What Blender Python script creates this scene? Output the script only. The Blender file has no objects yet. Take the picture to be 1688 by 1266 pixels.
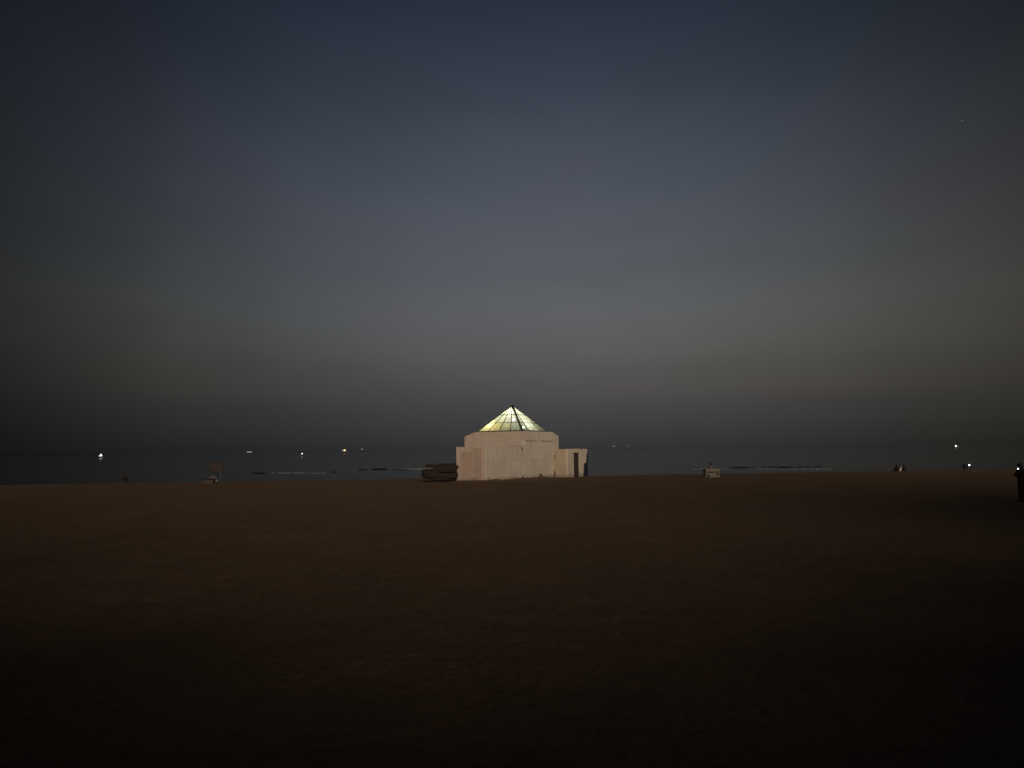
import bpy, bmesh, math, random
import numpy as np
from mathutils import Vector, Matrix, noise as mnoise

random.seed(4)
SC = bpy.context.scene
COL = SC.collection
R = math.radians

# ------------------------------------------------------------------ camera
EYE = 2.6                                   # metres above the dry sand
F_PX, CX, CY = 1219.0, 844.0, 633.0         # focal length and centre in photo pixels
PITCH, ROLL = R(5.156), R(0.62)
cam_d = bpy.data.cameras.new('camera'); cam_d.sensor_width = 36; cam_d.lens = 36 * F_PX / 1688
cam_d.clip_start = 0.1; cam_d.clip_end = 20000
cam = bpy.data.objects.new('camera', cam_d); COL.objects.link(cam)
CAM_M = Matrix.Rotation(R(90) + PITCH, 3, 'X') @ Matrix.Rotation(-ROLL, 3, 'Z')
cam.matrix_world = Matrix.Translation((0, 0, EYE)) @ CAM_M.to_4x4()
SC.camera = cam

# ------------------------------------------------------------------ world
SUN_AZ, SUN_EL = R(168), R(14)               # azimuth from +Y towards +X
W = bpy.data.worlds.new('World'); SC.world = W; W.use_nodes = True
nt = W.node_tree; N, L = nt.nodes, nt.links
N.clear()
def wn(t, **k):
    n = N.new(t)
    for a, b in k.items(): setattr(n, a, b)
    return n
def wmath(op, a, b=None, c=None, clamp=False):
    n = wn('ShaderNodeMath', operation=op, use_clamp=clamp)
    for i, v in enumerate((a, b, c)):
        if v is None: continue
        if isinstance(v, (int, float)): n.inputs[i].default_value = v
        else: L.new(v, n.inputs[i])
    return n.outputs[0]
def ramp(fac, stops, interp='LINEAR'):
    n = wn('ShaderNodeValToRGB'); cr = n.color_ramp; cr.interpolation = interp
    while len(cr.elements) < len(stops): cr.elements.new(0.5)
    for e, (p, c) in zip(cr.elements, stops):
        e.position = p; e.color = (*c, 1)
    L.new(fac, n.inputs[0]); return n.outputs[0]
sky = wn('ShaderNodeTexSky', sky_type='NISHITA'); sky.sun_disc = False
sky.sun_elevation = SUN_EL; sky.sun_rotation = SUN_AZ
sky.air_density = 1.0; sky.dust_density = 1.0; sky.ozone_density = 1.0
tc = wn('ShaderNodeTexCoord'); sx = wn('ShaderNodeSeparateXYZ'); L.new(tc.outputs['Generated'], sx.inputs[0])
elev = wmath('MULTIPLY', wmath('ARCSINE', sx.outputs[2]), 180 / math.pi)
az = wmath('MULTIPLY', wmath('ARCTAN2', sx.outputs[0], sx.outputs[1]), 180 / math.pi)
def lin(c): return tuple((v / 255 / 12.92) if v / 255 <= .04045 else ((v / 255 + .055) / 1.055) ** 2.4 for v in c)
SKY_STRENGTH = 0.0550
# dusk extinction by height above the horizon (degrees, multiplies the sky texture)
ELEV = [(-6, (0.1725, 0.1938, 0.3298)), (0, (0.1725, 0.1938, 0.3298)), (1.5, (0.1470, 0.1574, 0.2673)), (4, (0.2324, 0.1938, 0.2420)), (7, (0.4130, 0.3064, 0.2952)), (10, (0.5954, 0.4311, 0.3899)), (14, (0.7036, 0.5074, 0.4426)), (19, (0.7787, 0.5593, 0.5018)), (25, (0.7060, 0.5248, 0.4831)), (32, (0.4510, 0.3696, 0.3717)), (50, (0.2977, 0.2439, 0.2453)), (90, (0.2481, 0.2033, 0.2044))]
AZ = [(-180, (0.1300, 0.1300, 0.1300)), (-70, (0.1300, 0.1300, 0.1300)), (-50, (0.1400, 0.1400, 0.1400)), (-36, (0.1869, 0.1940, 0.1869)), (-26, (0.4273, 0.4340, 0.4023)), (-18, (0.5758, 0.5873, 0.5743)), (-9, (0.7765, 0.7866, 0.7916)), (0, (0.9305, 0.9305, 0.9305)), (9, (1.0000, 0.9829, 0.9672)), (18, (0.9476, 0.9318, 0.8759)), (26, (0.8137, 0.7893, 0.7035)), (36, (0.5899, 0.5584, 0.4715)), (52, (0.3000, 0.2800, 0.2400)), (80, (0.1600, 0.1500, 0.1400)), (180, (0.1300, 0.1300, 0.1300))]
AZH = [(-180, (0.1300, 0.1300, 0.1300)), (-70, (0.1300, 0.1300, 0.1300)), (-50, (0.1400, 0.1400, 0.1400)), (-36, (0.1883, 0.1976, 0.1842)), (-26, (0.3505, 0.3600, 0.3726)), (-18, (0.5413, 0.5706, 0.5879)), (-9, (0.7065, 0.7417, 0.7475)), (0, (0.7965, 0.8215, 0.8303)), (9, (0.8006, 0.8351, 0.8358)), (18, (0.7001, 0.7357, 0.7375)), (26, (0.5563, 0.5649, 0.5464)), (36, (0.3515, 0.3559, 0.3102)), (52, (0.3000, 0.2800, 0.2400)), (80, (0.1600, 0.1500, 0.1400)), (180, (0.1300, 0.1300, 0.1300))]
e01 = wmath('MULTIPLY_ADD', elev, 1 / 96, 6 / 96, clamp=True)
er = ramp(e01, [((d + 6) / 96, c) for d, c in ELEV], 'CARDINAL')
a01 = wmath('MULTIPLY_ADD', az, 1 / 360, .5)
al_ = ramp(a01, [((d + 180) / 360, v) for d, v in AZ], 'CARDINAL')
ah_ = ramp(a01, [((d + 180) / 360, v) for d, v in AZH], 'CARDINAL')
ab = wn('ShaderNodeMix', data_type='RGBA'); L.new(wmath('MULTIPLY_ADD', elev, 1 / 22, -4 / 22, clamp=True), ab.inputs[0]); L.new(al_, ab.inputs[6]); L.new(ah_, ab.inputs[7])
ar = ab.outputs[2]
up = wn('ShaderNodeMapRange', interpolation_type='SMOOTHSTEP'); L.new(elev, up.inputs[0])
up.inputs[1].default_value = 15; up.inputs[2].default_value = 85
mx = wn('ShaderNodeMix', data_type='RGBA'); L.new(up.outputs[0], mx.inputs[0]); L.new(ar, mx.inputs[6]); mx.inputs[7].default_value = (.6, .6, .6, 1)
m1 = wn('ShaderNodeMix', data_type='RGBA', blend_type='MULTIPLY'); m1.inputs[0].default_value = 1
L.new(sky.outputs[0], m1.inputs[6]); L.new(er, m1.inputs[7])
m2 = wn('ShaderNodeMix', data_type='RGBA', blend_type='MULTIPLY'); m2.inputs[0].default_value = 1
L.new(m1.outputs[2], m2.inputs[6]); L.new(mx.outputs[2], m2.inputs[7])
# thin uneven haze
hz = wn('ShaderNodeTexNoise'); hz.inputs['Scale'].default_value = 3.2; hz.inputs['Detail'].default_value = 7; hz.inputs['Roughness'].default_value = .55
hm = wn('ShaderNodeMapping'); hm.inputs['Scale'].default_value = (1, 1, 3.4); L.new(tc.outputs['Generated'], hm.inputs[0]); L.new(hm.outputs[0], hz.inputs[0])
hs = wn('ShaderNodeMix', data_type='RGBA', blend_type='MULTIPLY'); hs.inputs[0].default_value = 1
hv = ramp(hz.outputs[0], [(.25, (.90, .92, .915)), (.5, (1, 1, 1)), (.75, (1.0, .955, .985))])
L.new(m2.outputs[2], hs.inputs[6]); L.new(hv, hs.inputs[7])
bg = wn('ShaderNodeBackground'); bg.inputs[1].default_value = SKY_STRENGTH; L.new(hs.outputs[2], bg.inputs[0])
wo = wn('ShaderNodeOutputWorld'); L.new(bg.outputs[0], wo.inputs[0])

# ------------------------------------------------------------------ sun (soft glow from the town side, behind the camera)
sl = bpy.data.lights.new('sun', 'SUN'); sl.energy = 2.4; sl.angle = R(28); sl.color = (1.0, .80, .62)
sun = bpy.data.objects.new('sun', sl); COL.objects.link(sun)
sd = Vector((math.sin(SUN_AZ) * math.cos(SUN_EL), math.cos(SUN_AZ) * math.cos(SUN_EL), math.sin(SUN_EL)))
sun.rotation_euler = sd.to_track_quat('Z', 'Y').to_euler(); sun.location = (20, -40, 30)
SC.view_settings.view_transform = 'Standard'; SC.view_settings.look = 'None'
SC.view_settings.gamma = 1; SC.view_settings.exposure = 0; SC.view_settings.use_curve_mapping = False
SC.cycles.use_denoising = True
SC.cycles.sample_clamp_indirect = 4
SC.cycles.transparent_max_bounces = 12

# ------------------------------------------------------------------ helpers
def ray(px, py):
    return CAM_M @ Vector(((px - CX) / F_PX, -(py - CY) / F_PX, -1.0))
def at(px, py, Y):
    """world point at distance Y from the camera's plane, seen at photo pixel (px, py)"""
    d = ray(px, py); k = Y / d.y
    return Vector((d.x * k, Y, EYE + d.z * k))
SEA = -0.85
def inland(x, y): return (x + 55) * .1435 - (y - 91) * .9897
def sand_base(x, y):
    s = inland(x, y)
    return np.where(s > 32, 0.0, np.where(s > 0, SEA * np.power(np.clip(1 - s / 32, 0, 1), 1.2), np.maximum(SEA + .032 * s, -9)))
def vnoise(x, y, seed):
    xi, yi = np.floor(x).astype(np.int64), np.floor(y).astype(np.int64)
    fx, fy = x - xi, y - yi
    fx, fy = fx * fx * fx * (fx * (fx * 6 - 15) + 10), fy * fy * fy * (fy * (fy * 6 - 15) + 10)
    def h(a, b):
        n = (a * 374761393 + b * 668265263 + seed * 1442695041) & 0x7fffffff
        n = ((n ^ (n >> 13)) * 1274126177) & 0x7fffffff
        return ((n ^ (n >> 16)) & 0xffff) / 65535.0 - .5
    return (h(xi, yi) * (1 - fx) + h(xi + 1, yi) * fx) * (1 - fy) + (h(xi, yi + 1) * (1 - fx) + h(xi + 1, yi + 1) * fx) * fy
def footprints(x, y):
    z = np.zeros(x.shape); C = .62
    ci, cj = np.floor(x / C).astype(np.int64), np.floor(y / C).astype(np.int64)
    def h(a, b, k):
        n = (a * 374761393 + b * 668265263 + k * 974634721) & 0x7fffffff
        n = ((n ^ (n >> 13)) * 1274126177) & 0x7fffffff
        return ((n ^ (n >> 16)) & 0xffff) / 65535.0
    for di in (-1, 0, 1):
        for dj in (-1, 0, 1):
            a, b = ci + di, cj + dj
            px, py = (a + h(a, b, 1)) * C, (b + h(a, b, 2)) * C
            t = (h(a, b, 3) - .5) * 2.4; on = (h(a, b, 4) < .5) * (.4 + .6 * h(a, b, 5))
            u, v = (x - px), (y - py); uu = u * np.cos(t) - v * np.sin(t); vv = u * np.sin(t) + v * np.cos(t)
            q = (uu / .075) ** 2 + (vv / .15) ** 2
            z += on * (-.030 * np.exp(-q) + .012 * np.exp(-(np.sqrt(q) - 1.6) ** 2 / .18))
    return z
DRIFT = [(-2.31, 64.0, .5, .8660, -.3, 11.8, .13), (-2.31, 64.0, -.8660, .5, -.1, 2.9, .10)]
def drift(x, y):
    z = np.zeros(np.shape(x))
    for x0, y0, dx, dy, a, b, hh in DRIFT:
        u, v = x - x0, y - y0; t = u * dx + v * dy; d = u * dy - v * dx
        end = np.clip((t - a + .6) / .6, 0, 1) * np.clip((b + .6 - t) / .6, 0, 1)
        z = z + end * hh * np.exp(-(d / .7) ** 2) * np.clip(.6 + 1.6 * vnoise(t / 1.3, t * 0 + hh * 50, 41), 0, 1.6)
    return z
def sand_z(x, y):
    x, y = np.asarray(x, float), np.asarray(y, float)
    s = inland(x, y); dry = np.clip((s - 2) / 10, .08, 1)
    z = sand_base(x, y)
    z = z + dry * (vnoise(x / 9, y / 9, 1) * .10 + vnoise(x / 2.7, y / 2.7, 2) * .035 + np.minimum(vnoise(x / .75, y / .75, 3), .12) * .04
                   + np.minimum(vnoise(x / .33 + 7, y / .33, 5), .1) * .03)
    r = np.hypot(x, y); z = z + footprints(x, y) * dry * np.clip((48 - r) / 15, 0, 1) + drift(x, y)
    return z
def ground(x, y): return float(sand_z(np.array([x]), np.array([y]))[0])

def link(name, me, mat=None, parent=None):
    o = bpy.data.objects.new(name, me); COL.objects.link(o)
    if mat and me: me.materials.append(mat)
    if parent: o.parent = parent
    return o
def tag(o, label=None, cat=None, group=None, kind=None):
    if label: o['label'] = label
    if cat: o['category'] = cat
    if group: o['group'] = group
    if kind: o['kind'] = kind
    return o
def empty(name, loc, rz=0.0, label=None, cat=None, group=None):
    o = bpy.data.objects.new(name, None); COL.objects.link(o); o.empty_display_size = .3
    o.location = loc; o.rotation_euler = (0, 0, rz)
    return tag(o, label, cat, group)
def mesh_of(bm, smooth=False):
    me = bpy.data.meshes.new('m'); bmesh.ops.recalc_face_normals(bm, faces=bm.faces)
    bm.to_mesh(me); bm.free()
    if smooth: me.shade_smooth()
    return me
def part(name, bm, mat, parent=None, smooth=False):
    me = mesh_of(bm, smooth); me.name = name
    return link(name, me, mat, parent)
def add_box(bm, lo, hi, M=None, bevel=0):
    c = [(a + b) / 2 for a, b in zip(lo, hi)]; s = [abs(b - a) for a, b in zip(lo, hi)]
    T = Matrix.Translation(c) @ Matrix.Diagonal((*s, 1))
    r = bmesh.ops.create_cube(bm, size=1, matrix=(M @ T) if M else T)
    if bevel:
        es = list({e for v in r['verts'] for e in v.link_edges})
        bmesh.ops.bevel(bm, geom=es, offset=bevel, segments=1, affect='EDGES')
def box(lo, hi, M=None, bevel=0):
    bm = bmesh.new(); add_box(bm, lo, hi, M, bevel); return bm
def add_bar(bm, a, b, w, h=None, up=(0, 0, 1)):
    a, b = Vector(a), Vector(b); d = b - a; l = d.length; z = d.normalized()
    u = Vector(up)
    if abs(u.dot(z)) > .98: u = Vector((1, 0, 0))
    x = u.cross(z).normalized(); y = z.cross(x)
    M = Matrix((x, y, z)).transposed().to_4x4(); M.translation = (a + b) / 2
    bmesh.ops.create_cube(bm, size=1, matrix=M @ Matrix.Diagonal((w, h or w, l, 1)))
def bar(*a, **k):
    bm = bmesh.new(); add_bar(bm, *a, **k); return bm
def add_tube(bm, pts, rads, seg=8, cap=True):
    rings = []
    for i, p in enumerate(pts):
        p = Vector(p); d = (Vector(pts[min(i + 1, len(pts) - 1)]) - Vector(pts[max(i - 1, 0)])).normalized()
        u = Vector((0, 0, 1)) if abs(d.z) < .9 else Vector((1, 0, 0))
        x = u.cross(d).normalized(); y = d.cross(x)
        r = rads[i] if isinstance(rads, (list, tuple)) else rads
        rings.append([bm.verts.new(p + (x * math.cos(t) + y * math.sin(t)) * r) for t in (2 * math.pi * k / seg for k in range(seg))])
    for A, B in zip(rings, rings[1:]):
        for k in range(seg): bm.faces.new((A[k], A[(k + 1) % seg], B[(k + 1) % seg], B[k]))
    if cap: bm.faces.new(rings[0][::-1]); bm.faces.new(rings[-1])
def tube(*a, **k):
    bm = bmesh.new(); add_tube(bm, *a, **k); return bm
def add_prism(bm, poly, to3, thick):
    """polygon (2-D) mapped to 3-D by to3(p, depth), extruded from depth 0 to thick"""
    A = [bm.verts.new(to3(p, 0)) for p in poly]; B = [bm.verts.new(to3(p, thick)) for p in poly]
    bm.faces.new(A); bm.faces.new(B[::-1]); n = len(poly)
    for i in range(n): bm.faces.new((A[i], A[(i + 1) % n], B[(i + 1) % n], B[i]))

def material(name, color, rough=.8, color2=None, scale=3.0, bump=0.0, bscale=20.0, metal=0.0, detail=6, mid=(.35, .65), emit=None, spec=None):
    m = bpy.data.materials.new(name); m.use_nodes = True
    t = m.node_tree; b = t.nodes['Principled BSDF']
    b.inputs['Base Color'].default_value = (*color, 1); b.inputs['Roughness'].default_value = rough; b.inputs['Metallic'].default_value = metal
    if spec is not None: b.inputs['Specular IOR Level'].default_value = spec
    co = t.nodes.new('ShaderNodeTexCoord')
    if color2:
        n = t.nodes.new('ShaderNodeTexNoise'); n.inputs['Scale'].default_value = scale; n.inputs['Detail'].default_value = detail
        t.links.new(co.outputs['Object'], n.inputs['Vector'])
        r = t.nodes.new('ShaderNodeValToRGB'); r.color_ramp.elements[0].position, r.color_ramp.elements[1].position = mid
        r.color_ramp.elements[0].color = (*color, 1); r.color_ramp.elements[1].color = (*color2, 1)
        t.links.new(n.outputs[0], r.inputs[0]); t.links.new(r.outputs[0], b.inputs['Base Color'])
    if bump:
        n = t.nodes.new('ShaderNodeTexNoise'); n.inputs['Scale'].default_value = bscale; n.inputs['Detail'].default_value = 5
        t.links.new(co.outputs['Object'], n.inputs['Vector'])
        bp = t.nodes.new('ShaderNodeBump'); bp.inputs['Strength'].default_value = .6; bp.inputs['Distance'].default_value = bump
        t.links.new(n.outputs[0], bp.inputs['Height']); t.links.new(bp.outputs[0], b.inputs['Normal'])
    if emit:
        b.inputs['Emission Color'].default_value = (*emit[0], 1); b.inputs['Emission Strength'].default_value = emit[1]
        m.cycles.emission_sampling = 'NONE'
    return m

# ------------------------------------------------------------------ materials
def plaster(name, c, dirt, crackc, base_z=0.0):
    """old painted plaster: mottled, streaked under edges, sand-splashed near the foot, with hairline cracks"""
    m = material(name, c, .92, None, bump=.012, bscale=9)
    t = m.node_tree; b = t.nodes['Principled BSDF']
    co = [n for n in t.nodes if n.type == 'TEX_COORD'][0]
    def noise(sc, det, vec=None, dim=None):
        n = t.nodes.new('ShaderNodeTexNoise'); n.inputs['Scale'].default_value = sc; n.inputs['Detail'].default_value = det
        t.links.new(vec or co.outputs['Object'], n.inputs['Vector']); return n.outputs[0]
    def mr(f, a, bb, lo=0, hi=1):
        n = t.nodes.new('ShaderNodeMapRange'); n.inputs[1].default_value = a; n.inputs[2].default_value = bb
        n.inputs[3].default_value = lo; n.inputs[4].default_value = hi; t.links.new(f, n.inputs[0]); return n.outputs[0]
    def mixc(f, a, bcol):
        n = t.nodes.new('ShaderNodeMix'); n.data_type = 'RGBA'; t.links.new(f, n.inputs[0])
        if isinstance(a, tuple): n.inputs[6].default_value = (*a, 1)
        else: t.links.new(a, n.inputs[6])
        n.inputs[7].default_value = (*bcol, 1); return n.outputs[2]
    col = mixc(mr(noise(.55, 5), .42, .66, 0, .5), c, dirt)
    col = mixc(mr(noise(3.1, 8), .52, .75, 0, .45), col, tuple(v * .72 for v in dirt))
    mp = t.nodes.new('ShaderNodeMapping'); mp.inputs['Scale'].default_value = (1.6, 1.6, .16); t.links.new(co.outputs['Object'], mp.inputs[0])
    col = mixc(mr(noise(2.2, 6, mp.outputs[0]), .56, .74, 0, .45), col, tuple(v * .6 for v in dirt))
    # splash line of sand at the foot
    sp = t.nodes.new('ShaderNodeSeparateXYZ'); t.links.new(co.outputs['Object'], sp.inputs[0])
    ad = t.nodes.new('ShaderNodeMath'); ad.operation = 'MULTIPLY_ADD'; t.links.new(noise(2.4, 5), ad.inputs[0]); ad.inputs[1].default_value = -.9; t.links.new(sp.outputs[2], ad.inputs[2])
    col = mixc(mr(ad.outputs[0], -.42, -.1, .55, 0), col, (.16, .12, .085))
    vo = t.nodes.new('ShaderNodeTexVoronoi'); vo.feature = 'DISTANCE_TO_EDGE'; vo.inputs['Scale'].default_value = .42
    wp = t.nodes.new('ShaderNodeVectorMath'); wp.operation = 'MULTIPLY_ADD'; n3 = t.nodes.new('ShaderNodeTexNoise'); n3.inputs['Scale'].default_value = 1.7
    t.links.new(co.outputs['Object'], n3.inputs['Vector']); t.links.new(n3.outputs['Color'], wp.inputs[0]); wp.inputs[1].default_value = (.9, .9, .9); t.links.new(co.outputs['Object'], wp.inputs[2])
    t.links.new(wp.outputs[0], vo.inputs['Vector'])
    col = mixc(mr(vo.outputs[0], .0, .012, .35, 0), col, crackc)
    t.links.new(col, b.inputs['Base Color'])
    return m
MB_ = plaster('beige_plaster', (.57, .525, .445), (.48, .42, .34), (.2, .15, .11))
MP_ = plaster('pink_plaster', (.50, .415, .35), (.44, .345, .285), (.2, .13, .1))
MD_ = plaster('door_paint', (.42, .325, .265), (.37, .28, .22), (.16, .1, .08))
MT_ = plaster('tan_plaster', (.46, .38, .28), (.38, .30, .21), (.2, .14, .1))
M_ROOF = material('roof_felt', (.16, .14, .12), .9, (.1, .09, .08), 3, .01)
M_DKBROWN = material('dark_brown', (.05, .035, .028), .9, (.11, .075, .055), 8)
M_STEEL = material('dark_steel', (.02, .022, .022), .5, (.035, .03, .025), 6, metal=.3)
M_CAP = material('rusty_cap', (.22, .12, .09), .6, (.12, .07, .05), 9)
M_DARK = material('dark_inside', (.035, .028, .026), .9)
M_NAVY = material('navy_boards', (.012, .018, .045), .6, (.02, .025, .05), 4, .004)
M_LOG = material('log_bark', (.032, .017, .009), .9, (.012, .007, .005), 5, .03, 14)
M_LOG2 = material('log_bark_dark', (.022, .012, .007), .9, (.010, .006, .004), 6, .03, 14)
M_CUT = material('log_cut_end', (.055, .028, .014), .85, (.03, .015, .008), 9)
M_PALE = material('pale_pole', (.2, .19, .17), .6, (.14, .13, .12), 6)
M_CONC = material('pale_concrete', (.22, .21, .155), .9, (.15, .14, .10), 5, .01)
M_STONE = material('brown_stone', (.11, .08, .055), .95, (.06, .043, .03), 7, .03, 12)
M_SIGN = material('sign_paint', (.026, .009, .008), .8, (.015, .009, .008), 12)
M_POST = material('weathered_post', (.07, .065, .065), .6, (.05, .045, .045), 8)
M_SKIN = material('skin', (.085, .05, .034), .55)
M_HAIR = material('hair', (.008, .007, .006), .5)
M_BLACK = material('black_cloth', (.009, .008, .008), .9, (.014, .012, .012), 30)
M_NAVYC = material('navy_cloth', (.010, .011, .017), .9, (.016, .016, .022), 30)
M_BROWNC = material('brown_cloth', (.022, .014, .011), .9, (.014, .010, .009), 30)
M_LILAC = material('lilac_cloth', (.11, .09, .12), .9, (.08, .07, .09), 30)
M_GREYC = material('pale_cloth', (.13, .125, .125), .9, (.09, .085, .09), 25)
M_SHOE = material('shoe', (.012, .011, .010), .6)
M_BAG = material('white_plastic', (.62, .58, .58), .35, (.46, .42, .42), 9, .01, 10)
M_PHONE = material('phone_case', (.01, .01, .011), .3)
M_TORCH = material('phone_light', (.9, .9, .9), .5, emit=((1, .99, 1.0), 6))
M_TORCH2 = material('phone_light_blue', (.9, .9, .9), .5, emit=((.93, .94, 1.0), 6))
M_TOWEL = material('towel', (.22, .17, .15), .95, (.16, .12, .11), 10)
M_HULL = material('dark_hull', (.03, .03, .032), .6, (.025, .025, .027), .3)
M_SUPER = material('ship_grey', (.04, .04, .042), .6, (.03, .03, .032), .3)
def lampmat(n, c, s): return material(n, (.02, .02, .02), .5, emit=(c, s))

# ------------------------------------------------------------------ sand
def polar_sheet(name, radii, angs, zf):
    Rr, A = np.meshgrid(radii, angs, indexing='ij'); x = Rr * np.sin(A); y = Rr * np.cos(A)
    z = zf(x, y); nr, na = x.shape
    co = np.stack([x, y, z], -1).reshape(-1, 3)
    i = np.arange(nr - 1)[:, None] * na; j = np.arange(na)[None, :]; j2 = (j + 1) % na
    q = np.stack([i + j, i + j2, i + na + j2, i + na + j], -1).reshape(-1, 4)[:, ::-1]
    me = bpy.data.meshes.new(name)
    co = np.vstack([co, [[0, 0, float(zf(np.array([0.]), np.array([0.]))[0])]]]); c = len(co) - 1
    tri = np.stack([np.full(na, c), (np.arange(na) + 1) % na, np.arange(na)], -1)
    me.vertices.add(len(co)); me.vertices.foreach_set('co', co.ravel())
    nl = q.size + tri.size; me.loops.add(nl); me.loops.foreach_set('vertex_index', np.concatenate([q.ravel(), tri.ravel()]).astype(np.int32))
    me.polygons.add(len(q) + len(tri))
    ls = np.concatenate([np.arange(len(q)) * 4, q.size + np.arange(len(tri)) * 3]).astype(np.int32)
    me.polygons.foreach_set('loop_start', ls)
    me.update(); me.validate(); me.shade_smooth(); return me
HA = R(46)
dense = np.linspace(-HA, HA, 620); coarse = np.linspace(HA, 2 * math.pi - HA, 44)[1:-1]
angs = np.concatenate([dense, coarse])
rad = np.concatenate([np.geomspace(2.5, 120, 560), np.geomspace(125, 9000, 26)])
ms = material('sand', (.205, .145, .095), .95, None)
t = ms.node_tree; b = t.nodes['Principled BSDF']; b.inputs['Specular IOR Level'].default_value = .15
ge = t.nodes.new('ShaderNodeNewGeometry')
def tn(scale, det=5):
    n = t.nodes.new('ShaderNodeTexNoise'); n.inputs['Scale'].default_value = scale; n.inputs['Detail'].default_value = det
    t.links.new(ge.outputs['Position'], n.inputs['Vector']); return n.outputs[0]
def tmix(f, a, c):
    n = t.nodes.new('ShaderNodeMix'); n.data_type = 'RGBA'; t.links.new(f, n.inputs[0])
    for v, k in ((a, 6), (c, 7)):
        if isinstance(v, tuple): n.inputs[k].default_value = (*v, 1)
        else: t.links.new(v, n.inputs[k])
    return n.outputs[2]
def tmr(f, a, bb, lo=0, hi=1):
    n = t.nodes.new('ShaderNodeMapRange'); t.links.new(f, n.inputs[0])
    for k, v in zip((1, 2, 3, 4), (a, bb, lo, hi)): n.inputs[k].default_value = v
    return n.outputs[0]
c = tmix(tmr(tn(.35, 6), .35, .65), (.185, .126, .074), (.150, .105, .066))
c = tmix(tmr(tn(2.6, 6), .48, .72, 0, .5), c, (.105, .074, .05))
c = tmix(tmr(tn(60, 3), .55, .75, 0, .35), c, (.26, .195, .13))
c = tmix(tmr(tn(7.5, 9), .50, .64, 0, .55), c, (.085, .06, .04))
c = tmix(tmr(tn(19, 6), .60, .66, 0, .7), c, (.05, .036, .024))
c = tmix(tmr(tn(.9, 5), .5, .7, 0, .4), c, (.20, .125, .075))
sp = t.nodes.new('ShaderNodeSeparateXYZ'); t.links.new(ge.outputs['Position'], sp.inputs[0])
wz = t.nodes.new('ShaderNodeMath'); wz.operation = 'MULTIPLY_ADD'; t.links.new(tn(.12, 4), wz.inputs[0]); wz.inputs[1].default_value = .16; t.links.new(sp.outputs[2], wz.inputs[2])
wet = tmr(wz.outputs[0], -.70, -.34, 1, 0)
c = tmix(wet, c, (.06, .047, .036)); t.links.new(c, b.inputs['Base Color'])
t.links.new(tmr(wet, 0, 1, .95, .22), b.inputs['Roughness']); t.links.new(tmr(wet, 0, 1, .12, .5), b.inputs['Specular IOR Level'])
bp = t.nodes.new('ShaderNodeBump'); bp.inputs['Distance'].default_value = .035; t.links.new(tmr(wet, 0, 1, .9, .05), bp.inputs['Strength'])
t.links.new(tn(26, 6), bp.inputs['Height']); t.links.new(bp.outputs[0], b.inputs['Normal'])
tag(link('sand', polar_sheet('sand', rad, angs, sand_z), ms), kind='structure')


# small dark bits of shell and weed scattered over the near sand
bm = bmesh.new(); rnd = random.Random(12)
lit = [(rnd.uniform(-34, 34), rnd.uniform(5, 44), rnd.uniform(.012, .04)) for _ in range(900)]
lz = sand_z(np.array([p[0] for p in lit]), np.array([p[1] for p in lit]))
for (x, y, r_), z in zip(lit, lz):
    a = rnd.uniform(0, 6.3); e = rnd.uniform(.4, 1)
    ring = [bm.verts.new((x + math.cos(a + k * 1.257) * r_ * (1.4 if k % 2 else .8), y + math.sin(a + k * 1.257) * r_ * e, float(z) - .004)) for k in range(5)]
    top = bm.verts.new((x, y, float(z) + r_ * .5))
    for k in range(5): bm.faces.new((ring[k], ring[(k + 1) % 5], top))
tag(part('beach_litter', bm, material('dark_weed', (.03, .02, .014), .9, (.10, .08, .06), 30)), 'dark bits of weed and shell scattered on the sand', kind='stuff')

# ------------------------------------------------------------------ unseen houses added behind the camera, their heights set to darken the near sand
def house(x0, x1, y0, y1, h, label, wall_mat):
    o = empty('added_shade_house', ((x0 + x1) / 2, (y0 + y1) / 2, 0), 0, label, 'house'); a, d = (x1 - x0) / 2, (y1 - y0) / 2
    part('wall', box((-a, -d, -.6), (a, d, h - .5)), wall_mat, o)
    part('roof', box((-a - .3, -d - .3, h - .497), (a + .3, d + .3, h)), M_ROOF, o)
    n = max(2, int(2 * a / 4))
    for f in range(max(1, int((h - .5) / 3))):
        for i in range(n):
            xx = -a + 2 * a * (i + .5) / n
            w = part('window', box((xx - .75, d + .003, 3 * f + 1.0), (xx + .75, d + .08, 3 * f + 2.35)), M_POST, o)
            part('pane', box((xx - .66, d + .083, 3 * f + 1.09), (xx + .66, d + .10, 3 * f + 2.26)), M_DARK, w)
M_HOUSE = plaster('house_plaster', (.42, .38, .32), (.34, .3, .25), (.2, .15, .11))
house(-90, -17.4, -14, -7.8, 18, 'longest pale unseen house added to shade the sand, far left of the camera', M_HOUSE)
house(-17, -7.2, -14, -7.8, 12.4, 'four storey pale unseen house added for shade beside the longest one', M_HOUSE)
house(-6.9, -.9, -14, -7.8, 8.9, 'two storey pale unseen house added for shade just left of the lowest one', M_HOUSE)
house(-.6, 7.6, -14, -8, 7.0, 'lowest pale unseen house added for shade, right behind the camera', M_HOUSE)
house(7.9, 13.6, -14, -7.8, 9.1, 'two storey pale unseen house added for shade just right of the lowest one', M_HOUSE)
house(13.9, 23.4, -14, -7.8, 11.4, 'three storey pale unseen house added for shade beside the tallest one', M_HOUSE)
house(23.8, 95, -14, -7, 20, 'tallest pale unseen house added to shade the sand, far right of the camera', M_HOUSE)

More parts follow.
